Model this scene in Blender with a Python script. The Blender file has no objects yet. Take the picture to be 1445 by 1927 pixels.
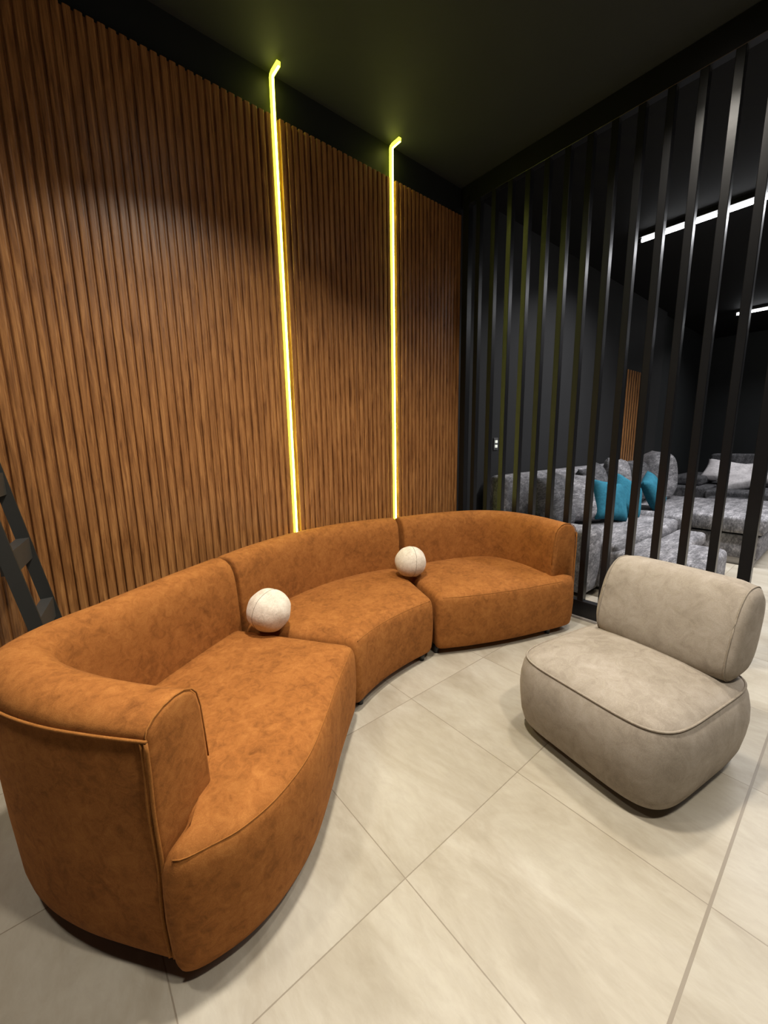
import bpy, bmesh, math, random
from mathutils import Vector, Matrix
random.seed(4)
scene = bpy.context.scene
COL = scene.collection
PI = math.pi

# ------------------------------------------------------------------ camera
cd = bpy.data.cameras.new('camera'); cam = bpy.data.objects.new('camera', cd); COL.objects.link(cam)
cd.sensor_fit = 'HORIZONTAL'; cd.sensor_width = 36.0; cd.lens = 748.87 * 36.0 / 1445.0
cd.clip_start = 0.05; cd.clip_end = 60
R = Matrix(((0.7690, 0.1218, -0.6275), (-0.6390, 0.1240, -0.7590), (-0.0148, 0.9848, 0.1729)))
cam.matrix_world = Matrix.Translation((0, 0, 1.32)) @ R.to_4x4()
scene.camera = cam

# ------------------------------------------------------------------ world, lights, exposure
scene.view_settings.view_transform = 'Standard'
scene.view_settings.look = 'None'
scene.view_settings.exposure = 0.0
scene.view_settings.gamma = 1.0
scene.view_settings.use_curve_mapping = False
w = bpy.data.worlds.new('world'); scene.world = w; w.use_nodes = True
w.node_tree.nodes['Background'].inputs[0].default_value = (0.75, 0.75, 0.8, 1)
w.node_tree.nodes['Background'].inputs[1].default_value = 0.06

def area(name, loc, size, power, color, target=None, shape='DISK', size_y=None, spread=PI):
    l = bpy.data.lights.new(name, 'AREA'); l.shape = shape; l.size = size
    if size_y: l.size_y = size_y
    l.energy = power; l.color = color; l.spread = spread
    o = bpy.data.objects.new(name, l); COL.objects.link(o); o.location = loc
    if target:
        o.rotation_euler = (Vector(target) - Vector(loc)).to_track_quat('-Z', 'Y').to_euler()
    return o
CEIL = 3.39
NEUTRAL = (1.0, 0.93, 0.82)
DOWN = [(0.92, -0.60, 46), (0.75, 1.05, 44), (2.35, 0.80, 22), (-0.75, 1.45, 15)]  # unseen lamps added for light; first follows the wall highlight, last is fill
for i, (x, y, p) in enumerate(DOWN):
    area('added_downlight_lamp', (x, y, CEIL - 0.03), 0.22, p, NEUTRAL, spread=math.radians(136 if i == 0 else 116))
# rows of tubes in the next showroom
area('tube_row_lamp', (4.98, -0.2, CEIL - 0.10), 0.06, 190, (0.97, 0.97, 1.0), shape='RECTANGLE', size_y=3.9, spread=math.radians(142))
area('tube_row_lamp', (9.1, -0.5, CEIL - 0.10), 0.06, 75, (0.97, 0.97, 1.0), shape='RECTANGLE', size_y=4.2, spread=math.radians(142))

# ------------------------------------------------------------------ node helpers
def srgb(r, g, b):
    f = lambda c: (c/255/12.92) if c/255 <= 0.04045 else ((c/255+0.055)/1.055)**2.4
    return (f(r), f(g), f(b), 1)
class NT:
    def __init__(s, name):
        s.m = bpy.data.materials.new(name); s.m.use_nodes = True; s.t = s.m.node_tree; s.n = s.t.nodes
        s.b = s.n['Principled BSDF']
    def new(s, kind, **kw):
        n = s.n.new(kind)
        for k, v in kw.items(): setattr(n, k, v)
        return n
    def link(s, a, b): s.t.links.new(a, b)
    def coord(s, scale=(1, 1, 1)):
        c = s.new('ShaderNodeTexCoord'); m = s.new('ShaderNodeMapping'); m.inputs['Scale'].default_value = scale
        s.link(c.outputs['Object'], m.inputs['Vector']); return m.outputs[0]
    def noise(s, vec, scale, detail=4, rough=0.55, dist=0.0):
        n = s.new('ShaderNodeTexNoise'); n.inputs['Scale'].default_value = scale
        n.inputs['Detail'].default_value = detail; n.inputs['Roughness'].default_value = rough
        n.inputs['Distortion'].default_value = dist; s.link(vec, n.inputs['Vector']); return n.outputs['Fac']
    def ramp(s, fac, stops):
        r = s.new('ShaderNodeValToRGB'); e = r.color_ramp.elements
        while len(e) < len(stops): e.new(0.5)
        for i, (p, c) in enumerate(stops): e[i].position = p; e[i].color = c
        s.link(fac, r.inputs[0]); return r.outputs[0]
    def mix(s, fac, a, b, mode='MIX'):
        m = s.new('ShaderNodeMix', data_type='RGBA', blend_type=mode)
        for sock, v in ((m.inputs[0], fac), (m.inputs[6], a), (m.inputs[7], b)):
            if hasattr(v, 'links'): s.link(v, sock)
            else: sock.default_value = v
        return m.outputs[2]
    def math(s, op, a, b=0.0, c=0.0):
        m = s.new('ShaderNodeMath', operation=op)
        for i, v in enumerate((a, b, c)):
            if hasattr(v, 'links'): s.link(v, m.inputs[i])
            else: m.inputs[i].default_value = v
        return m.outputs[0]
    def bump(s, h, strength=0.3, dist=0.01):
        b = s.new('ShaderNodeBump'); b.inputs['Strength'].default_value = strength
        b.inputs['Distance'].default_value = dist; s.link(h, b.inputs['Height']); s.link(b.outputs[0], s.b.inputs['Normal'])
    def base(s, c, rough=0.5, **kw):
        if hasattr(c, 'links'): s.link(c, s.b.inputs['Base Color'])
        else: s.b.inputs['Base Color'].default_value = c
        s.b.inputs['Roughness'].default_value = rough
        for k, v in kw.items(): s.b.inputs[k].default_value = v
        return s.m

def suede(name, dark, mid, light, scale=9, sheen=0.35, fine=420, stretch=(1, 1, 1), bump=0.25, rough=0.9, lo=0.33, hi=0.66):
    t = NT(name); v = t.coord(stretch)
    a1 = t.noise(v, scale, 5, 0.62, 0.3); a2 = t.noise(v, scale*4.3, 6, 0.72, 0.8)
    a = t.math('MULTIPLY_ADD', a1, 0.40, t.math('MULTIPLY', a2, 0.60))
    col = t.ramp(a, [(lo, dark), (0.50, mid), (hi, light)])
    f = t.noise(v, fine, 2, 0.6)
    col = t.mix(0.30, col, t.ramp(f, [(0.3, (0.55, 0.55, 0.55, 1)), (0.7, (1.25, 1.25, 1.25, 1))]), 'MULTIPLY')
    big = t.noise(v, scale*3.2, 5, 0.7)
    h = t.math('ADD', t.math('MULTIPLY', f, 0.35), big)
    t.bump(h, bump, 0.004)
    return t.base(col, rough, **{'Sheen Weight': sheen, 'Sheen Roughness': 0.45, 'Specular IOR Level': 0.15, 'Sheen Tint': light})
M = {}
M['orange'] = suede('orange_suede', (0.150, 0.052, 0.011, 1), (0.270, 0.098, 0.022, 1), (0.35, 0.138, 0.034, 1), 7, 0.20)
M['piping'] = suede('orange_piping', (0.20, 0.075, 0.016, 1), (0.27, 0.105, 0.023, 1), (0.33, 0.13, 0.032, 1), 20, 0.2)
M['beige'] = suede('taupe_velvet', (0.21, 0.175, 0.138, 1), (0.29, 0.248, 0.20, 1), (0.35, 0.305, 0.255, 1), 4, 0.25, 380)
M['beige_pipe'] = suede('taupe_piping', (0.20, 0.165, 0.125, 1), (0.25, 0.21, 0.165, 1), (0.30, 0.26, 0.21, 1), 9, 0.2, 380)
M['cream'] = suede('cream_wool', (0.50, 0.43, 0.34, 1), (0.66, 0.58, 0.48, 1), (0.74, 0.68, 0.58, 1), 14, 0.4, 300, bump=0.4)
M['grey'] = suede('marbled_grey_velvet', (0.055, 0.053, 0.056, 1), (0.15, 0.145, 0.15, 1), (0.38, 0.365, 0.37, 1), 5, 0.15, 300, (0.9, 3.0, 1.6), lo=0.36, hi=0.64)
M['darkgrey'] = suede('dark_grey_velvet', (0.025, 0.025, 0.027, 1), (0.065, 0.064, 0.067, 1), (0.15, 0.145, 0.15, 1), 6, 0.15, 300, (0.9, 3.0, 1.6), lo=0.38, hi=0.64)
M['silver'] = suede('silver_satin', (0.34, 0.32, 0.33, 1), (0.55, 0.52, 0.52, 1), (0.72, 0.68, 0.68, 1), 9, 0.1, 300, rough=0.5)
M['teal'] = suede('teal_cloth', (0.012, 0.078, 0.115, 1), (0.018, 0.115, 0.165, 1), (0.03, 0.155, 0.215, 1), 9, 0.1, 300)

def plain(name, c, rough=0.5, metal=0.0, var=0.12, scale=20, spec=0.5, bump=0.0):
    t = NT(name); v = t.coord(); n = t.noise(v, scale, 4)
    col = t.mix(n, tuple(x*(1-var) for x in c[:3])+(1,), tuple(min(1, x*(1+var)) for x in c[:3])+(1,))
    if bump: t.bump(n, bump, 0.003)
    return t.base(col, rough, Metallic=metal, **{'Specular IOR Level': spec})
M['black_metal'] = plain('glossy_black_paint', (0.006, 0.006, 0.007, 1), 0.30, 0, 0.2, 30, 0.40, 0.05)
M['black_wood'] = plain('black_stained_wood', (0.018, 0.019, 0.017, 1), 0.55)
M['tread'] = plain('dark_grey_tread', (0.045, 0.044, 0.042, 1), 0.5)  # treads a lighter grey than the rails
M['plastic_black'] = plain('black_plastic', (0.012, 0.012, 0.012, 1), 0.4)
M['wall'] = plain('charcoal_wall_paint', (0.012, 0.0135, 0.0140, 1), 0.65, 0, 0.2, 6, 0.3, 0.1)
M['wall_grey'] = plain('showroom_wall_paint', (0.0125, 0.0125, 0.013, 1), 0.7, 0, 0.15, 6, 0.3)
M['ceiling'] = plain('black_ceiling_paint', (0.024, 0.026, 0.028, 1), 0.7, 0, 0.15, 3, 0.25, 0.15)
M['ceiling_dark'] = plain('shade_darkened_ceiling', (0.005, 0.005, 0.0055, 1), 0.75, 0, 0.15, 3, 0.2, 0.15)  # darker copy of the ceiling paint; the showroom's dimness put into the colour
M['white_plastic'] = plain('white_plastic', (0.75, 0.75, 0.70, 1), 0.4)
M['plinth'] = plain('pale_plinth_board', (0.42, 0.40, 0.38, 1), 0.6)

# floor tiles with grout lines
t = NT('beige_porcelain_tiles')
c = t.new('ShaderNodeTexCoord'); sx = t.new('ShaderNodeSeparateXYZ'); t.link(c.outputs['Object'], sx.inputs[0])
TX, TY = 0.6133, 0.617
fx = t.math('DIVIDE', t.math('SUBTRACT', sx.outputs[0], 0.680 - TX*20), TX)
fy = t.math('DIVIDE', t.math('SUBTRACT', sx.outputs[1], 0.129 - TY*20), TY)
ex = t.math('ABSOLUTE', t.math('SUBTRACT', t.math('FRACT', t.math('ADD', fx, 0.5)), 0.5))
ey = t.math('ABSOLUTE', t.math('SUBTRACT', t.math('FRACT', t.math('ADD', fy, 0.5)), 0.5))
wob = t.noise(t.coord(), 60, 3)
wid = t.math('MULTIPLY_ADD', wob, 0.0026, 0.0016)
gx = t.math('LESS_THAN', ex, wid)
# the joint at y = 0.129 is a little wider than the others
wide = t.math('LESS_THAN', t.math('ABSOLUTE', t.math('SUBTRACT', sx.outputs[1], 0.129)), 0.0042)
gy = t.math('MAXIMUM', t.math('LESS_THAN', ey, wid), wide)
g = t.math('MAXIMUM', gx, gy)
cell = t.new('ShaderNodeCombineXYZ'); t.link(t.math('FLOOR', fx), cell.inputs[0]); t.link(t.math('FLOOR', fy), cell.inputs[1])
wn = t.new('ShaderNodeTexWhiteNoise'); t.link(cell.outputs[0], wn.inputs['Vector'])
off = t.new('ShaderNodeVectorMath', operation='MULTIPLY_ADD')
t.link(wn.outputs['Color'], off.inputs[0]); off.inputs[1].default_value = (7, 7, 7); t.link(c.outputs['Object'], off.inputs[2])
mp = t.new('ShaderNodeMapping'); mp.inputs['Scale'].default_value = (2.3, 1.1, 1); t.link(off.outputs[0], mp.inputs['Vector'])
n1 = t.noise(mp.outputs[0], 1.7, 7, 0.62, 0.7)
mp2 = t.new('ShaderNodeMapping'); mp2.inputs['Scale'].default_value = (5, 1.8, 1); t.link(off.outputs[0], mp2.inputs['Vector'])
n2 = t.noise(mp2.outputs[0], 7, 6, 0.7, 0.5)
colr = t.ramp(n1, [(0.32, (0.27, 0.232, 0.172, 1)), (0.5, (0.335, 0.297, 0.232, 1)), (0.68, (0.385, 0.350, 0.285, 1))])
colr = t.mix(0.35, colr, t.ramp(n2, [(0.35, (0.82, 0.80, 0.77, 1)), (0.6, (1.08, 1.08, 1.08, 1))]), 'MULTIPLY')
tint = t.mix(wn.outputs['Value'], (0.95, 0.95, 0.95, 1), (1.04, 1.04, 1.04, 1))
colr = t.mix(1.0, colr, tint, 'MULTIPLY')
colr = t.mix(g, colr, (0.20, 0.165, 0.12, 1))
t.bump(t.math('SUBTRACT', t.math('MULTIPLY', n2, 0.06), g), 0.35, 0.004)
M['floor'] = t.base(colr, 0.42, **{'Specular IOR Level': 0.45})

# wood-look fluted panels
def wood(name, dark, mid, light):
    t = NT(name); c = t.new('ShaderNodeTexCoord'); sx = t.new('ShaderNodeSeparateXYZ'); t.link(c.outputs['Object'], sx.inputs[0])
    idx = t.math('FLOOR', t.math('DIVIDE', sx.outputs[0], 0.0411))
    wn = t.new('ShaderNodeTexWhiteNoise', noise_dimensions='1D'); t.link(idx, wn.inputs['W'])
    cb = t.new('ShaderNodeCombineXYZ'); t.link(t.math('MULTIPLY_ADD', wn.outputs['Value'], 3.0, t.math('MULTIPLY', sx.outputs[0], 9.0)), cb.inputs[0])
    t.link(t.math('MULTIPLY_ADD', wn.outputs['Value'], 9.0, t.math('MULTIPLY', sx.outputs[2], 0.55)), cb.inputs[2])
    n = t.noise(cb.outputs[0], 7, 6, 0.65, 0.9)
    cb2 = t.new('ShaderNodeCombineXYZ'); t.link(t.math('MULTIPLY', sx.outputs[0], 60.0), cb2.inputs[0]); t.link(t.math('MULTIPLY', sx.outputs[2], 1.2), cb2.inputs[2])
    n2 = t.noise(cb2.outputs[0], 6, 5, 0.7, 0.5)
    col = t.ramp(n, [(0.32, dark), (0.5, mid), (0.68, light)])
    col = t.mix(0.45, col, t.ramp(n2, [(0.3, (0.45, 0.42, 0.38, 1)), (0.62, (1.2, 1.2, 1.2, 1))]), 'MULTIPLY')
    t.bump(n2, 0.12, 0.002)
    return t.base(col, 0.33, **{'Specular IOR Level': 0.62})
M['wood'] = wood('walnut_look_fluted_panel', (0.16, 0.062, 0.018, 1), (0.31, 0.134, 0.042, 1), (0.46, 0.218, 0.072, 1))

def emit(name, c, s):
    t = NT(name); t.b.inputs['Base Color'].default_value = c
    t.b.inputs['Emission Color'].default_value = c; t.b.inputs['Emission Strength'].default_value = s
    return t.m
M['led_core'] = emit('led_core_light', (0.98, 1.0, 0.24, 1), 40.0)
M['led_side'] = emit('led_sleeve_light', (0.78, 0.86, 0.045, 1), 4.0)
M['tube'] = emit('tube_light', (0.95, 0.97, 1.0, 1), 12.0)
M['added_downlight'] = emit('added_downlight_glow', (1.0, 0.93, 0.82, 1), 4.0)
M['rocker_glow'] = emit('glowing_pale_rocker', (0.75, 0.78, 0.68, 1), 0.55)  # pale rockers given a glow in the material; no lamp inside

# ------------------------------------------------------------------ object helpers
def obj(name, bm, mat, parent=None, smooth=False):
    me = bpy.data.meshes.new(name)
    bmesh.ops.recalc_face_normals(bm, faces=bm.faces[:])
    bm.to_mesh(me); bm.free()
    if smooth:
        for p in me.polygons: p.use_smooth = True
    me.materials.append(mat)
    o = bpy.data.objects.new(name, me); COL.objects.link(o)
    if parent:
        o.parent = parent
    return o
def tag(o, label=None, cat=None, group=None, kind=None):
    if label: o['label'] = label
    if cat: o['category'] = cat
    if group: o['group'] = group
    if kind: o['kind'] = kind
    return o
def thing(name, label, cat, loc=(0, 0, 0), rz=0, group=None):
    o = bpy.data.objects.new(name, None); COL.objects.link(o); o.location = loc; o.rotation_euler = (0, 0, rz)
    o.empty_display_size = 0.1
    return tag(o, label, cat, group)
def box(bm, lo, hi, bevel=0, seg=3, mat=None):
    r = bmesh.ops.create_cube(bm, size=1.0); vs = r['verts']
    for v in vs:
        v.co = Vector([lo[i] + (v.co[i]+0.5)*(hi[i]-lo[i]) for i in range(3)])
    if bevel:
        es = list({e for v in vs for e in v.link_edges})
        rr = bmesh.ops.bevel(bm, geom=es, offset=bevel, segments=seg, profile=0.5, affect='EDGES')
        vs = list({v for f in rr['faces'] for v in f.verts} | {v for v in vs if v.is_valid})
    if mat:
        for v in vs: v.co = mat @ v.co
    return vs
def boxobj(name, lo, hi, mat, parent=None, bevel=0, seg=3, smooth=False):
    bm = bmesh.new(); box(bm, lo, hi, bevel, seg); return obj(name, bm, mat, parent, smooth)
def tube(bm, pts, r, n=8, closed=False, flat=1.0):
    pts = [Vector(p) for p in pts]; N = len(pts); rings = []
    for i, p in enumerate(pts):
        a = pts[(i-1) % N] if (i > 0 or closed) else p; b = pts[(i+1) % N] if (i < N-1 or closed) else p
        d = (b-a).normalized(); up = Vector((0, 0, 1)) if abs(d.z) < 0.95 else Vector((1, 0, 0))
        s = d.cross(up).normalized(); u = s.cross(d).normalized()
        rings.append([bm.verts.new(p + r*(math.cos(2*PI*k/n)*s + math.sin(2*PI*k/n)*u)) for k in range(n)])
    for i in range(N if closed else N-1):
        A, B = rings[i], rings[(i+1) % N]
        for k in range(n): bm.faces.new((A[k], A[(k+1) % n], B[(k+1) % n], B[k]))
    if not closed:
        bm.faces.new(rings[0]); bm.faces.new(rings[-1][::-1])
def cyl(bm, c, r1, r2, z0, z1, n=20):
    a = [bm.verts.new((c[0]+r1*math.cos(2*PI*k/n), c[1]+r1*math.sin(2*PI*k/n), z0)) for k in range(n)]
    b = [bm.verts.new((c[0]+r2*math.cos(2*PI*k/n), c[1]+r2*math.sin(2*PI*k/n), z1)) for k in range(n)]
    for k in range(n): bm.faces.new((a[k], a[(k+1) % n], b[(k+1) % n], b[k]))
    bm.faces.new(a[::-1]); bm.faces.new(b)
def loft(bm, rings, cap0=True, cap1=True, closed=True):
    V = [[bm.verts.new(p) for p in r] for r in rings]; n = len(V[0])
    for A, B in zip(V, V[1:]):
        for k in range(n if closed else n-1): bm.faces.new((A[k], A[(k+1) % n], B[(k+1) % n], B[k]))
    if cap0: bm.faces.new(V[0][::-1])
    if cap1: bm.faces.new(V[-1])
    return V
def spline(pts, per=10):
    P = [Vector(p) for p in pts]; out = []
    for i in range(len(P)-1):
        p0 = P[i-1] if i else P[0]*2-P[1]; p1, p2 = P[i], P[i+1]; p3 = P[i+2] if i+2 < len(P) else P[-1]*2-P[-2]
        for k in range(per):
            u = k/per
            out.append(0.5*((2*p1)+(p2-p0)*u+(2*p0-5*p1+4*p2-p3)*u*u+(3*p1-p0-3*p2+p3)*u**3))
    out.append(P[-1]); return out
def resample(pts, n):
    d = [0]
    for a, b in zip(pts, pts[1:]): d.append(d[-1]+(b-a).length)
    out = []; j = 0
    for i in range(n):
        s = d[-1]*i/(n-1)
        while j < len(d)-2 and d[j+1] < s: j += 1
        u = (s-d[j])/max(1e-9, d[j+1]-d[j]); out.append(pts[j].lerp(pts[j+1], min(1, max(0, u))))
    return out

# ------------------------------------------------------------------ room shell
YW = 2.44; XG = 2.90
boxobj('floor', (-3.2, -4.2, -0.1), (11.3, 2.6, 0.0), M['floor'])['kind'] = 'structure'
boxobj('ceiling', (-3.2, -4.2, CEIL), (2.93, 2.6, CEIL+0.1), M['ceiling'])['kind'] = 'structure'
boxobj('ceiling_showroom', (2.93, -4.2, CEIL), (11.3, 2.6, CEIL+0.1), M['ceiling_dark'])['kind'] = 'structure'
boxobj('wall_left', (-3.2, YW, 0), (2.96, YW+0.12, CEIL), M['wall'])['kind'] = 'structure'
boxobj('wall_showroom', (2.96, YW, 0), (8.25, YW+0.12, CEIL), M['wall_grey'])['kind'] = 'structure'
boxobj('wall_alcove', (8.25, YW+0.06, 0), (11.3, YW+0.16, CEIL), M['wall'])['kind'] = 'structure'
boxobj('wall_far', (11.2, -4.2, 0), (11.3, 2.6, CEIL), M['wall'])['kind'] = 'structure'
boxobj('baseboard_showroom', (2.97, YW-0.012, 0), (8.24, YW, 0.09), M['black_wood'])['kind'] = 'structure'

# fluted wall panels
def flutes(x0, x1, y_face, y_back, z0, z1, pitch=0.0411, depth=0.015, gap=0.0100, phase=0.0):
    prof = [(x1, y_back), (x0, y_back)]
    n = max(1, round((x1-x0)/pitch)); p = (x1-x0)/n
    r = 0.0035; yf, yb = y_face, y_face+depth
    for i in range(n):
        a = x0+i*p+gap/2; b = x0+(i+1)*p-gap/2
        if i == 0: prof.append((x0, yb))
        prof += [(a, yb), (a+0.0008, yf+r), (a+r, yf+0.0006), (a+r*2.2, yf), (b-r*2.2, yf), (b-r, yf+0.0006), (b-0.0008, yf+r), (b, yb)]
    prof.append((x1, yb))
    bm = bmesh.new()
    loft(bm, [[(x, y, z0) for x, y in prof], [(x, y, z1) for x, y in prof]])
    return bm
PT = 3.17
for (a, b, lab) in [(-2.9, 1.208, 'widest walnut-look fluted wall panel, left of both light strips, behind the ladder'),
                    (1.250, 2.101, 'walnut-look fluted wall panel between the two yellow light strips'),
                    (2.143, 2.888, 'narrow walnut-look fluted wall panel between the right light strip and the black slats')]:
    tag(obj('fluted_wall_panel', flutes(a, b, 2.412, 2.438, 0.005, PT), M['wood']), lab, 'wall panel', 'fluted panels on the left wall')
sp = thing('slat_panel', 'small panel of upright wood slats on the dark showroom wall beyond the black partition', 'wall panel', (7.05, YW, 0))
boxobj('backing_board', (-0.33, -0.008, 0.0), (0.33, -0.001, 2.33), M['plastic_black'], sp)
for k in range(7):
    boxobj('slat', (-0.315+0.094*k, -0.018, 0.0), (-0.315+0.094*k+0.048, -0.0085, 2.33), M['wood'], sp, 0.003, 1)

# LED strips
for (x, lab) in [(1.222, 'nearer and longer yellow light strip on the wall, above the middle sofa section'),
                 (2.115, 'farther yellow light strip on the wall, nearer the black slats, above the sofa joint')]:
    rt = thing('light_strip', lab, 'light strip', (x, 2.43, 0.02), 0, 'yellow light strips')
    path = [(0, 0, 0)] + [(0, 0, 0.02+0.1*i) for i in range(1, 33)] + [(0, -0.002, CEIL-0.050), (0, -0.010, CEIL-0.036), (0, -0.030, CEIL-0.029), (0, -0.06, CEIL-0.029), (0, -0.105, CEIL-0.029)]
    def ribbon(y_off, hw, th):
        bm = bmesh.new(); rings = []
        P = [Vector(p) for p in path]
        for i, p in enumerate(P):
            d = (P[min(i+1, len(P)-1)]-P[max(i-1, 0)]).normalized(); nrm = Vector((1, 0, 0)).cross(d)  # faces into the room
            nrm = -nrm if nrm.y > 0 or nrm.z > 0 else nrm
            q = p + nrm*y_off
            rings.append([q+Vector((-hw, 0, 0)), q+Vector((hw, 0, 0)), q+Vector((hw*0.8, 0, 0))+nrm*th, q+Vector((-hw*0.8, 0, 0))+nrm*th])
        loft(bm, rings); return bm
    obj('sleeve', ribbon(0.0, 0.0110, 0.024), M['led_side'], rt)
    obj('diffuser', ribbon(0.0235, 0.0050, 0.0030), M['led_core'], rt)

# slatted metal partition
rt = thing('slatted_partition', 'black glossy metal partition of upright square posts between the two rooms', 'partition', (XG, 0.4, 0))
def L(p): return (p[0]-XG, p[1]-0.4, p[2])
def pbox(name, lo, hi, bev=0.002):
    return boxobj(name, L(lo), L(hi), M['black_metal'], rt, bev, 1)
pbox('bottom_rail', (2.90, 0.335, 0.012), (2.955, 2.43, 0.135))
pbox('top_rail', (2.90, 0.335, 3.24), (2.955, 2.43, 3.385))
for i in range(1, 14):
    y = 0.342 + 0.1458*i
    pbox('post', (2.903, y, 0.13), (2.951, y+0.042, 3.245), 0.0025)
pbox('end_post', (2.897, 0.332, 0.012), (2.957, 0.388, 3.30))
pbox('end_post', (2.89, 2.345, 0.012), (2.95, 2.405, 3.30))
tag(boxobj('floor_threshold', (2.878, 0.30, 0.001), (2.965, 2.405, 0.014), plain('grey_stone_threshold', (0.23, 0.21, 0.19, 1), 0.5)), 'thin grey strip on the floor under the black slatted partition', 'threshold')

# ------------------------------------------------------------------ orange sofa sections
SEAT_H = 0.40
def shell_profile():
    # (inward distance u, z): outer bottom -> over the roll -> inner bottom
    return [(0.022, 0.045), (0.006, 0.07), (0.0, 0.12), (-0.002, 0.30), (0.0, 0.50), (0.002, 0.66), (0.006, 0.684), (0.004, 0.700),
            (0.012, 0.722), (0.032, 0.744), (0.062, 0.757), (0.098, 0.760), (0.130, 0.750), (0.156, 0.728), (0.172, 0.695),
            (0.182, 0.64), (0.188, 0.56), (0.192, 0.48), (0.196, 0.40), (0.192, 0.33), (0.18, 0.10), (0.16, 0.045)]
def make_section(label, outer, front, arm_at, nseg=60, thick=1.0, lean=0.0, low=0.0):
    """outer: plan points of the outer face ordered so the inside lies on the right-hand side."""
    cx = sum(p[0] for p in front)/len(front); cy = sum(p[1] for p in front)/len(front)
    root = thing('sofa_section', label, 'sofa', (cx, cy, 0), 0, 'sections of the curved orange sofa')
    T = Vector((-cx, -cy, 0))
    O = resample([Vector((p[0], p[1], 0)) for p in spline([(a, b, 0) for a, b in outer])], nseg)
    tang = []
    for i in range(nseg):
        d = (O[min(i+1, nseg-1)]-O[max(i-1, 0)]).normalized(); tang.append(d)
    nrm = [Vector((d.y, -d.x, 0)) for d in tang]                        # right-hand side = inward
    prof = shell_profile()
    um = 0.098
    def zf(i, z):                                                       # the arm is a little lower than the back
        s = i/(nseg-1); k = max(0.0, 1-s/0.30); k = k*k*(3-2*k)
        return z - low*k*max(0, z-0.665)/0.095
    def lf(i, z):
        s = i/(nseg-1); k = max(0.0, math.sin(PI*min(1, s/0.62)))
        return -lean*k*(z/0.7)
    rings = []
    def ring(i, shift=0.0, shr=0.0):
        out = []
        for (u, z) in prof:
            uu = u + (um-u)*shr; zz = z - max(0, (z-0.05))*shr*0.16
            out.append(O[i] + tang[i]*shift + nrm[i]*(uu*thick+lf(i, zz)) + Vector((0, 0, zf(i, zz))) + T)
        return out
    # rounded ends
    rings += [ring(0, 0.000, 0.16), ring(0, 0.003, 0.07), ring(0, 0.009, 0.02)]
    for i in range(1, nseg-1): rings.append(ring(i))
    rings += [ring(nseg-1, -0.009, 0.02), ring(nseg-1, -0.003, 0.07), ring(nseg-1, 0.0, 0.16)]
    bm = bmesh.new(); loft(bm, rings)
    back = obj('backrest', bm, M['orange'], root, True)
    # seam under the roll, outside
    bm = bmesh.new(); tube(bm, [O[i]+T+nrm[i]*(-0.000+lf(i, 0.69))+Vector((0, 0, zf(i, 0.690))) for i in range(0, nseg)], 0.0038, 6)
    obj('piping', bm, M['piping'], back, True)
    # end seams following the profile on arm ends
    for e in arm_at:
        i = 0 if e == 'start' else nseg-1; s = 1 if e == 'start' else -1
        bm = bmesh.new()
        tube(bm, [O[i]+tang[i]*0.006*s+nrm[i]*(u*thick*1.0+(-0.001 if u < 0.1 else 0.001))+T+Vector((0, 0, zf(i, z)+0.001)) for u, z in prof if z > 0.40 and (u > 0.001 or z > 0.67)], 0.0022, 6)
        obj('end_seam', bm, M['piping'], back, True)
        for off in (0.0, 0.013):
            bm = bmesh.new()
            tube(bm, [O[i]+tang[i]*(off+0.002)*s+nrm[i]*(-0.001+0.001*math.sin(z*19+off*90))+T+Vector((0.0015*math.sin(z*23), 0, zf(i, z))) for z in [0.085+0.03*k for k in range(21)]], 0.0046, 6)
            obj('piping', bm, M['piping'], back, True)
    # seat body
    F = spline([(a, b, 0) for a, b in front])
    inner = [O[i]+nrm[i]*0.100*thick for i in range(nseg)]
    loop = F + inner[::-1] if (F[-1]-O[-1]).length < (F[-1]-O[0]).length else F + inner
    loop = loop + [loop[0]]
    N = 200; loop = resample(loop, N+1)[:-1]
    area2 = sum(loop[i].x*loop[(i+1) % N].y-loop[(i+1) % N].x*loop[i].y for i in range(N))
    if area2 < 0: loop = loop[::-1]
    def inset(d):
        nn = [None]*N
        for i in range(N):
            t_ = (loop[(i+2) % N]-loop[(i-2) % N]).normalized(); nn[i] = Vector((-t_.y, t_.x, 0))
        for _ in range(int(max(0, d)*500)): nn = [(nn[i-1]+nn[i]+nn[(i+1) % N])/3 for i in range(N)]
        pts = [loop[i]+nn[i]*d for i in range(N)]
        for _ in range(3 + int(max(d, 0)*300)): pts = [(pts[i-1]+pts[i]*2+pts[(i+1) % N])/4 for i in range(N)]
        return pts
    bm = bmesh.new(); rings = []
    for z, d in [(0.045, 0.020), (0.052, 0.012), (0.075, 0.005), (0.12, 0.001), (0.20, -0.004), (0.28, -0.003), (0.34, 0.002), (0.365, 0.007), (0.378, 0.014), (0.389, 0.028), (0.397, 0.050), (0.403, 0.080)]:
        rings.append([p+Vector((0, 0, z))+T for p in inset(d)])
    base = inset(0.080); cen = sum(base, Vector())/N
    for k, z in ((0.75, 0.409), (0.5, 0.413), (0.25, 0.416), (0.06, 0.417)):
        rings.append([cen.lerp(p, k)+Vector((0, 0, z))+T for p in base])
    loft(bm, rings)
    seat = obj('seat', bm, M['orange'], root, True)
    # seam along the top front edge of the seat
    bm = bmesh.new()
    FF = resample(F, 60)
    tube(bm, [p+Vector((-(FF[min(i+1, 59)]-FF[max(i-1, 0)]).normalized().y, (FF[min(i+1, 59)]-FF[max(i-1, 0)]).normalized().x, 0))*0.0140+Vector((0, 0, 0.3780))+T for i, p in enumerate(FF)][2:(-9 if 'end' in arm_at else -2)], 0.0017, 6)
    obj('seam', bm, M['piping'], seat, True)
    return root, T
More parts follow.
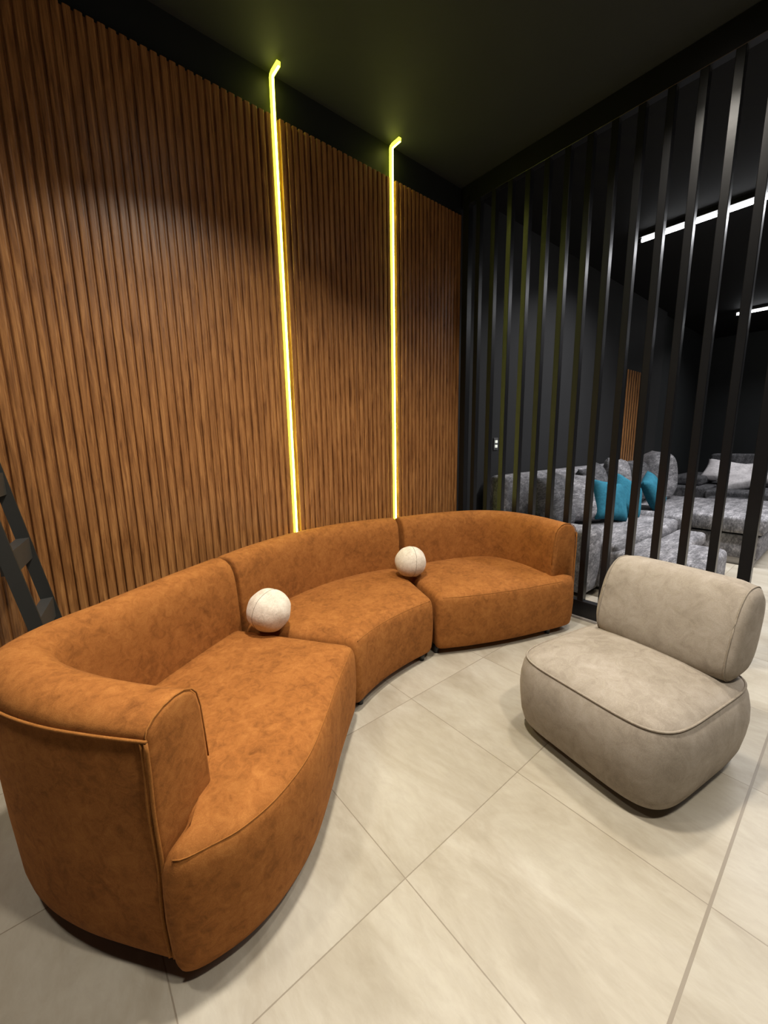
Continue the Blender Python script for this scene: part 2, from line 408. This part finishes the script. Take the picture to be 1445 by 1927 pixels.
def sofa_legs(root, T, spots):
    for x, y in spots:
        bm = bmesh.new(); cyl(bm, (x+T.x, y+T.y), 0.016, 0.021, 0.0, 0.055, 18)
        obj('leg', bm, M['plastic_black'], root, True)

O1 = [(0.085, 0.93), (-0.005, 1.045), (-0.085, 1.155), (-0.155, 1.28), (-0.200, 1.41), (-0.200, 1.54), (-0.11, 1.67), (0.06, 1.79), (0.30, 1.95), (0.55, 2.10)]
F1 = [(0.068, 0.928), (0.108, 0.886), (0.18, 0.872), (0.26, 0.868), (0.37, 0.895), (0.50, 0.965), (0.63, 1.08), (0.76, 1.21), (0.89, 1.33), (0.995, 1.425)]
r1, T1 = make_section('orange suede sofa end section nearest the camera, at left, with curved arm', O1, F1, ['start'], 76, 1.0, 0.022, 0.035)
sofa_legs(r1, T1, [(0.07, 1.17), (0.42, 1.04), (0.90, 1.42), (0.05, 1.68), (0.52, 1.95)])
O2 = [(0.572, 2.112), (0.80, 2.235), (1.10, 2.345), (1.45, 2.392), (1.72, 2.368), (1.955, 2.295)]
F2 = [(1.012, 1.438), (1.15, 1.490), (1.30, 1.527), (1.48, 1.548), (1.665, 1.555)]
r2, T2 = make_section('armless middle section of the curved orange suede sofa, between the two end sections', O2, F2, [], 56)
sofa_legs(r2, T2, [(1.07, 1.51), (1.60, 1.595), (0.75, 2.1), (1.85, 2.2)])
O3 = [(1.975, 2.290), (2.28, 2.225), (2.56, 2.125), (2.75, 1.98), (2.835, 1.78), (2.815, 1.50), (2.705, 1.205)]
F3 = [(1.690, 1.550), (1.90, 1.435), (2.18, 1.315), (2.42, 1.235), (2.56, 1.192), (2.65, 1.178), (2.705, 1.205)]
r3, T3 = make_section('far orange suede sofa end section with curved arm, standing against the black slats', O3, F3, ['end'], 66)
sofa_legs(r3, T3, [(1.735, 1.60), (2.50, 1.27), (2.74, 1.62), (2.05, 2.15)])

# ------------------------------------------------------------------ ball cushions
def ball(loc, r, label, seed, tilt):
    rnd = random.Random(seed)
    bm = bmesh.new(); bmesh.ops.create_uvsphere(bm, u_segments=48, v_segments=32, radius=r)
    for v in bm.verts:
        d = v.co.normalized(); a = math.atan2(d.y, d.x)
        k = 1+0.012*math.sin(3*a+seed)*math.cos(2.3*d.z+seed)+0.010*math.sin(7*d.x+5*d.z+seed)+0.006*math.sin(13*d.y+4*d.x)
        k -= 0.004*max(0, 1-abs(math.sin(2*a))*7)*(1-abs(d.z))
        v.co = d*r*k
        if v.co.z < -0.9*r: v.co.z = -0.9*r
    o = obj('ball_cushion', bm, M['cream'], None, True); o.location = loc
    o.rotation_euler = tilt
    me = o.data
    for q in range(1):
        bm = bmesh.new(); pts = []
        for k in range(60):
            p = 2*PI*k/60; d = Vector((math.cos(p)*math.cos(q*PI/2), math.cos(p)*math.sin(q*PI/2), math.sin(p)))
            a = math.atan2(d.y, d.x)
            kk = 1+0.012*math.sin(3*a+seed)*math.cos(2.3*d.z+seed)+0.010*math.sin(7*d.x+5*d.z+seed)+0.006*math.sin(13*d.y+4*d.x)
            kk -= 0.004*max(0, 1-abs(math.sin(2*a))*7)*(1-abs(d.z))
            z = d*r*kk
            if z.z < -0.9*r: z.z = -0.9*r
            pts.append(z)
        tube(bm, pts, 0.0014, 5, closed=True)
        obj('seam', bm, M['beige_pipe'], o, True)
    tag(o, label, 'cushion', 'cream ball cushions on the orange sofa'); return o
ball((0.742, 1.805, 0.506), 0.107, 'cream ball cushion nearer the camera, at the joint of left and middle sofa sections', 1, (0.15, -0.25, 0.3))
ball((1.822, 1.925, 0.504), 0.107, 'cream ball cushion farther away, at the joint of middle and right sofa sections', 5, (0.1, 0.1, 1.2))

# ------------------------------------------------------------------ taupe lounge chair
CH = thing('lounge_chair', 'taupe velvet armless lounge chair with rounded seat and bolster back', 'chair', (1.80, 0.545, 0), math.radians(-11))
# local axes: -x is the front, +y the side away from the camera
def sup(a, b, n, k, m=96):
    th = 2*PI*k/m; c, s = math.cos(th), math.sin(th)
    return (math.copysign(abs(c)**(2/n), c)*a, math.copysign(abs(s)**(2/n), s)*b)
def chair_ring(a, b, n, z, cx=0.0, tiltx=0.0, m=96):
    out = []
    for k in range(m):
        x, y = sup(a, b, n, k, m); out.append(Vector((cx+x, y, z+tiltx*x)))
    return out
bm = bmesh.new(); rings = []
for a, b, n, z, cx in [(0.28, 0.26, 6, 0.040, 0.0), (0.326, 0.304, 5.8, 0.042, 0.0), (0.342, 0.318, 5.4, 0.054, 0), (0.358, 0.334, 4.9, 0.10, 0.0), (0.372, 0.348, 4.3, 0.17, 0.0), (0.378, 0.354, 4.1, 0.225, 0.0),
                       (0.374, 0.350, 4.2, 0.275, 0.0), (0.362, 0.338, 4.6, 0.32, 0.0), (0.345, 0.322, 5.2, 0.352, 0.0), (0.330, 0.308, 5.2, 0.366, 0), (0.30, 0.283, 4.6, 0.382, 0.0), (0.25, 0.235, 3.8, 0.400, 0), (0.17, 0.16, 3, 0.414, 0), (0.09, 0.085, 2.6, 0.421, 0), (0.02, 0.02, 2, 0.423, 0)]:
    rings.append(chair_ring(a, b, n, z, cx))
loft(bm, rings); seat = obj('seat', bm, M['beige'], CH, True)
bm = bmesh.new(); tube(bm, chair_ring(0.345, 0.322, 5.2, 0.3555), 0.0042, 6, closed=True); obj('piping', bm, M['beige_pipe'], seat, True)
bm = bmesh.new(); loft(bm, [chair_ring(0.22, 0.20, 4.5, 0.0), chair_ring(0.22, 0.20, 4.5, 0.048)]); obj('base', bm, M['plastic_black'], CH)
# bolster backrest
def back_section(y, s, m=56):
    out = []
    hx, hz = 0.116*s[0], 0.186*s[1]
    for k in range(m):
        th = 2*PI*k/m; c, q = math.cos(th), math.sin(th)
        n = 2.9
        x = math.copysign(abs(c)**(2/n), c)*hx; z = math.copysign(abs(q)**(2/n), q)*hz
        x *= 1.0 - 0.10*(z/hz if hz else 0)
        out.append(Vector((0.255+x+0.22*z, y-0.024, 0.563+z)))
    return out
H = 0.272
ss = [(-H-0.012, 0.20), (-H-0.010, 0.55), (-H-0.004, 0.80), (-H+0.010, 0.92), (-H+0.026, 0.965), (-H+0.045, 0.985)]
prof = ss + [(y, 1.0+0.03*(1-(y/H)**2)) for y in [-0.2, -0.12, -0.04, 0.04, 0.12, 0.2]] + [(-y, s) for y, s in ss[::-1]]
bm = bmesh.new(); loft(bm, [back_section(y, (s, s if s < 0.9 else (s+0.02))) for y, s in prof])
bk = obj('backrest', bm, M['beige'], CH, True)
for sg in (-1, 1):
    bm = bmesh.new(); tube(bm, back_section(sg*(H-0.018), (0.952, 0.972)), 0.0030, 6, closed=True); obj('piping', bm, M['beige_pipe'], bk, True)

# ------------------------------------------------------------------ black ladder by the left wall
LD = thing('ladder', 'black wooden ladder with flat treads standing between the sofa and the fluted wall', 'ladder', (-0.02, 2.1, 0))
def lean(y, x0, wdt, name, z1=2.0):
    bm = bmesh.new(); k = 0.160
    for z in (0.0,):
        a = [(x0-wdt, y, 0), (x0, y, 0), (x0, y+0.026, 0), (x0-wdt, y+0.026, 0)]
        b = [(p[0]-k*z1, p[1], z1) for p in a]
        loft(bm, [[Vector(p)-Vector((-0.02, 2.1, 0)) for p in a], [Vector(p)-Vector((-0.02, 2.1, 0)) for p in b]])
    return obj(name, bm, M['black_wood'], LD)
lean(1.97, 0.000, 0.046, 'rail'); lean(2.25, 0.040, 0.046, 'rail')
for z in (0.10, 0.38, 0.66, 0.94, 1.22, 1.50, 1.78):
    bm = bmesh.new(); xa = -0.16*z
    q = [Vector((xa-0.044, 1.99, z-0.09)), Vector((xa-0.002, 1.99, z-0.09)), Vector((xa-0.002, 1.99, z)), Vector((xa-0.044, 1.99, z))]
    o_ = Vector((-0.02, 2.1, 0)); s_ = Vector((0.04, 0.262, 0))
    loft(bm, [[p-o_ for p in q], [p-o_+s_ for p in q]]); obj('tread', bm, M['tread'], LD)

# ------------------------------------------------------------------ next showroom
def cushion(name, w_, h_, d_, mat, loc, rot, label, group, pinch=0.10):
    bm = bmesh.new(); n = 18; top = {}; bot = {}
    for i in range(n+1):
        for j in range(n+1):
            u, v = 2*i/n-1, 2*j/n-1
            k = (max(0, 1-u**4)*max(0, 1-v**4))**0.45
            px = u*(1-pinch*(1-v*v)*abs(u)**3)*w_/2; py = v*(1-pinch*(1-u*u)*abs(v)**3)*h_/2
            wr = 0.03*d_*math.sin(9*u+3*v)*k
            top[i, j] = bm.verts.new((px, py, d_/2*k+wr)); bot[i, j] = top[i, j] if i in (0, n) or j in (0, n) else bm.verts.new((px, py, -d_/2*k+wr))
    for i in range(n):
        for j in range(n):
            bm.faces.new((top[i, j], top[i+1, j], top[i+1, j+1], top[i, j+1]))
            f = (bot[i, j], bot[i, j+1], bot[i+1, j+1], bot[i+1, j])
            bm.faces.new(f)
    o = obj(name, bm, mat, None, True); o.location = loc; o.rotation_euler = [math.radians(a) for a in rot]
    return tag(o, label, 'cushion', group)
SA = thing('corner_sofa', 'marbled grey velvet corner sofa with chaise, behind the black slats', 'sofa', (4.4, 1.9, 0))
def sb(name, lo, hi, parent=SA, o=(4.4, 1.9, 0), mat='grey', bev=0.04):
    return boxobj(name, [lo[i]-o[i] for i in range(3)], [hi[i]-o[i] for i in range(3)], M[mat], parent, bev, 4, True)
sb('arm', (3.27, 1.36, 0.03), (3.56, 2.38, 0.58), bev=0.05)
sb('base', (3.57, 1.24, 0.03), (7.30, 2.36, 0.27), bev=0.02)
sb('chaise', (3.575, 0.66, 0.05), (4.38, 1.75, 0.375), bev=0.05)
sb('seat_cushion', (3.60, 1.25, 0.27), (5.3, 2.2, 0.43), bev=0.05)
sb('seat_cushion', (5.31, 1.21, 0.27), (7.2, 2.2, 0.46), bev=0.05)
sb('backrest', (3.32, 2.18, 0.25), (7.30, 2.39, 0.98), bev=0.06)
sb('ottoman_seat', (4.40, 0.98, 0.20), (5.22, 1.24, 0.335), bev=0.04)
for x in (3.4, 7.1):
    for y in (1.45, 2.25):
        bm = bmesh.new(); cyl(bm, (x-4.4, y-1.9), 0.02, 0.025, 0, 0.04); obj('leg', bm, M['plastic_black'], SA, True)
GC = 'large grey back cushions on the corner sofa'
cushion('back_cushion', 0.62, 0.58, 0.24, M['darkgrey'], (3.78, 1.93, 0.70), (72, 0, 8), 'dark grey back cushion on the corner sofa nearest the orange sofa', GC)
cushion('back_cushion', 0.60, 0.56, 0.22, M['grey'], (4.28, 1.93, 0.70), (68, 6, -12), 'light marbled grey back cushion leaning left of the teal cushions', GC)
cushion('back_cushion', 0.62, 0.58, 0.24, M['darkgrey'], (4.98, 2.05, 0.73), (72, -5, 5), 'dark grey back cushion standing behind the first teal cushion', GC)
cushion('back_cushion', 0.62, 0.60, 0.24, M['grey'], (5.70, 2.05, 0.78), (75, 4, 6), 'marbled grey back cushion behind the middle teal cushion', GC)
cushion('back_cushion', 0.60, 0.56, 0.24, M['darkgrey'], (6.25, 1.98, 0.74), (70, 0, 5), 'dark grey back cushion behind the right teal cushion', GC)
cushion('back_cushion', 0.80, 0.70, 0.42, M['grey'], (6.95, 1.98, 0.78), (84, 0, 25), 'plump marbled grey back cushion at the right end of the corner sofa back', GC, 0.03)
TC = 'teal cushions on the grey corner sofa'
cushion('teal_cushion', 0.48, 0.46, 0.17, M['teal'], (4.60, 1.74, 0.655), (68, 10, -18), 'teal cushion in front, largest and leftmost of the three', TC)
cushion('teal_cushion', 0.44, 0.44, 0.16, M['teal'], (5.05, 1.72, 0.66), (66, 28, -25), 'teal cushion leaning tilted, middle of the three', TC)
cushion('teal_cushion', 0.44, 0.44, 0.16, M['teal'], (5.62, 1.62, 0.67), (64, -14, 12), 'teal cushion at the right, smallest-looking of the three', TC)

# right-hand unit of the U shaped group
SC = thing('daybed', 'marbled grey velvet daybed block on a pale plinth, right of the teal cushions', 'daybed', (6.2, 1.2, 0))
oc = (6.2, 1.2, 0)
sb('plinth', (5.42, 0.62, 0.0), (6.95, 1.15, 0.075), SC, oc, 'plinth', 0.005)
sb('base', (5.38, 0.58, 0.075), (7.0, 1.18, 0.315), SC, oc, 'grey', 0.015)
sb('seat_cushion', (5.36, 0.56, 0.335), (7.02, 1.19, 0.505), SC, oc, 'grey', 0.03)
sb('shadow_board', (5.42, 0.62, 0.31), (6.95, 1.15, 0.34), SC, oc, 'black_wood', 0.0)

SD = thing('sofa', 'dark grey sofa with pillow back against the far wall of the showroom', 'sofa', (9.5, 1.5, 0)); od = (9.5, 1.5, 0)
sb('base', (8.45, -0.4, 0.03), (10.3, 1.72, 0.30), SD, od, 'darkgrey', 0.02)
sb('arm', (8.50, 1.70, 0.03), (10.3, 2.35, 0.46), SD, od, 'darkgrey', 0.03)
sb('arm_pad', (8.9, 1.85, 0.46), (10.3, 2.35, 0.62), SD, od, 'darkgrey', 0.05)
sb('seat_cushion', (8.42, 0.60, 0.30), (9.9, 1.69, 0.44), SD, od, 'darkgrey', 0.04)
sb('seat_cushion', (8.42, -0.4, 0.30), (9.9, 0.59, 0.46), SD, od, 'darkgrey', 0.04)
sb('backrest', (10.0, 0.92, 0.30), (10.3, 1.98, 1.0), SD, od, 'darkgrey', 0.05)
sb('backrest', (10.0, -0.4, 0.30), (10.3, 0.91, 1.0), SD, od, 'darkgrey', 0.05)
sb('pull_out_step', (8.05, 1.0, 0.16), (8.44, 1.6, 0.36), SD, od, 'darkgrey', 0.03)
SG = 'silver cushions on the far sofa'
cushion('satin_cushion', 0.62, 0.42, 0.18, M['silver'], (9.1, 1.35, 0.56), (22, -18, -80), 'pale silver satin cushion lying in front on the far dark sofa', SG)
cushion('satin_cushion', 0.70, 0.48, 0.20, M['silver'], (9.5, 1.62, 0.68), (48, 10, -92), 'silver satin cushion leaning behind, at the left, on the far dark sofa', SG)
cushion('satin_cushion', 0.66, 0.46, 0.20, M['silver'], (9.6, 1.10, 0.68), (52, -8, -88), 'silver satin cushion leaning behind, at the right, on the far dark sofa', SG)

# switch plate
SW = thing('light_switch', 'dark wall switch plate with two pale rockers, on the wall behind the slats', 'switch', (3.50, YW, 1.285))
boxobj('plate', (-0.035, -0.010, -0.060), (0.035, 0.0, 0.060), plain('smoked_plate', (0.10, 0.10, 0.10, 1), 0.3), SW, 0.004, 2)
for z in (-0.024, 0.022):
    boxobj('rocker', (-0.020, -0.016, z-0.014), (0.020, -0.008, z+0.014), M['rocker_glow'], SW, 0.003, 2)

# ceiling tubes beyond the slats
def tube_light(x, y0, y1, label, grp):
    rt = thing('tube_light', label, 'ceiling light', (x, (y0+y1)/2, CEIL), 0, grp); h = (y1-y0)/2
    boxobj('housing', (-0.055, -h, -0.040), (0.055, h, 0.0), M['plastic_black'], rt, 0.004, 2)
    bm = bmesh.new(); tube(bm, [(0, -h+0.03, -0.058), (0, h-0.03, -0.058)], 0.016, 14); obj('tube', bm, M['tube'], rt, True)
    for s in (-1, 1):
        boxobj('end_cap', (-0.02, s*(h-0.015)-0.015, -0.078), (0.02, s*(h-0.015)+0.015, -0.03), M['plastic_black'], rt, 0.003, 2)
tube_light(4.98, 0.62, 1.80, 'white ceiling tube beyond the slats, leftmost of the near row', 'near row of ceiling tubes')
tube_light(4.98, -0.60, 0.60, 'white ceiling tube beyond the slats, cut by the right edge of the photo', 'near row of ceiling tubes')
tube_light(4.98, -1.82, -0.62, 'unseen white ceiling tube added to the near row, outside the frame', 'near row of ceiling tubes')  # unseen tube added to extend the row for its light
tube_light(9.1, 0.50, 1.72, 'white ceiling tube farther back and lower in view, near the right edge', 'far row of ceiling tubes')
tube_light(9.1, -0.74, 0.48, 'unseen white ceiling tube added to the far row, outside the frame', 'far row of ceiling tubes')  # unseen as well, added for the light of the far row

# unseen downlights added to light the sofa corner
for i, (x, y, p) in enumerate(DOWN):
    rt = thing('added_downlight', 'unseen round ceiling lamp added to light the sofa corner, outside the frame', 'ceiling light', (x, y, CEIL), 0, 'added downlights')
    bm = bmesh.new(); cyl(bm, (0, 0), 0.13, 0.13, -0.02, 0.0, 40); obj('rim', bm, M['plastic_black'], rt)
    bm = bmesh.new(); cyl(bm, (0, 0), 0.11, 0.11, -0.024, -0.019, 40); obj('lens', bm, M['added_downlight'], rt)
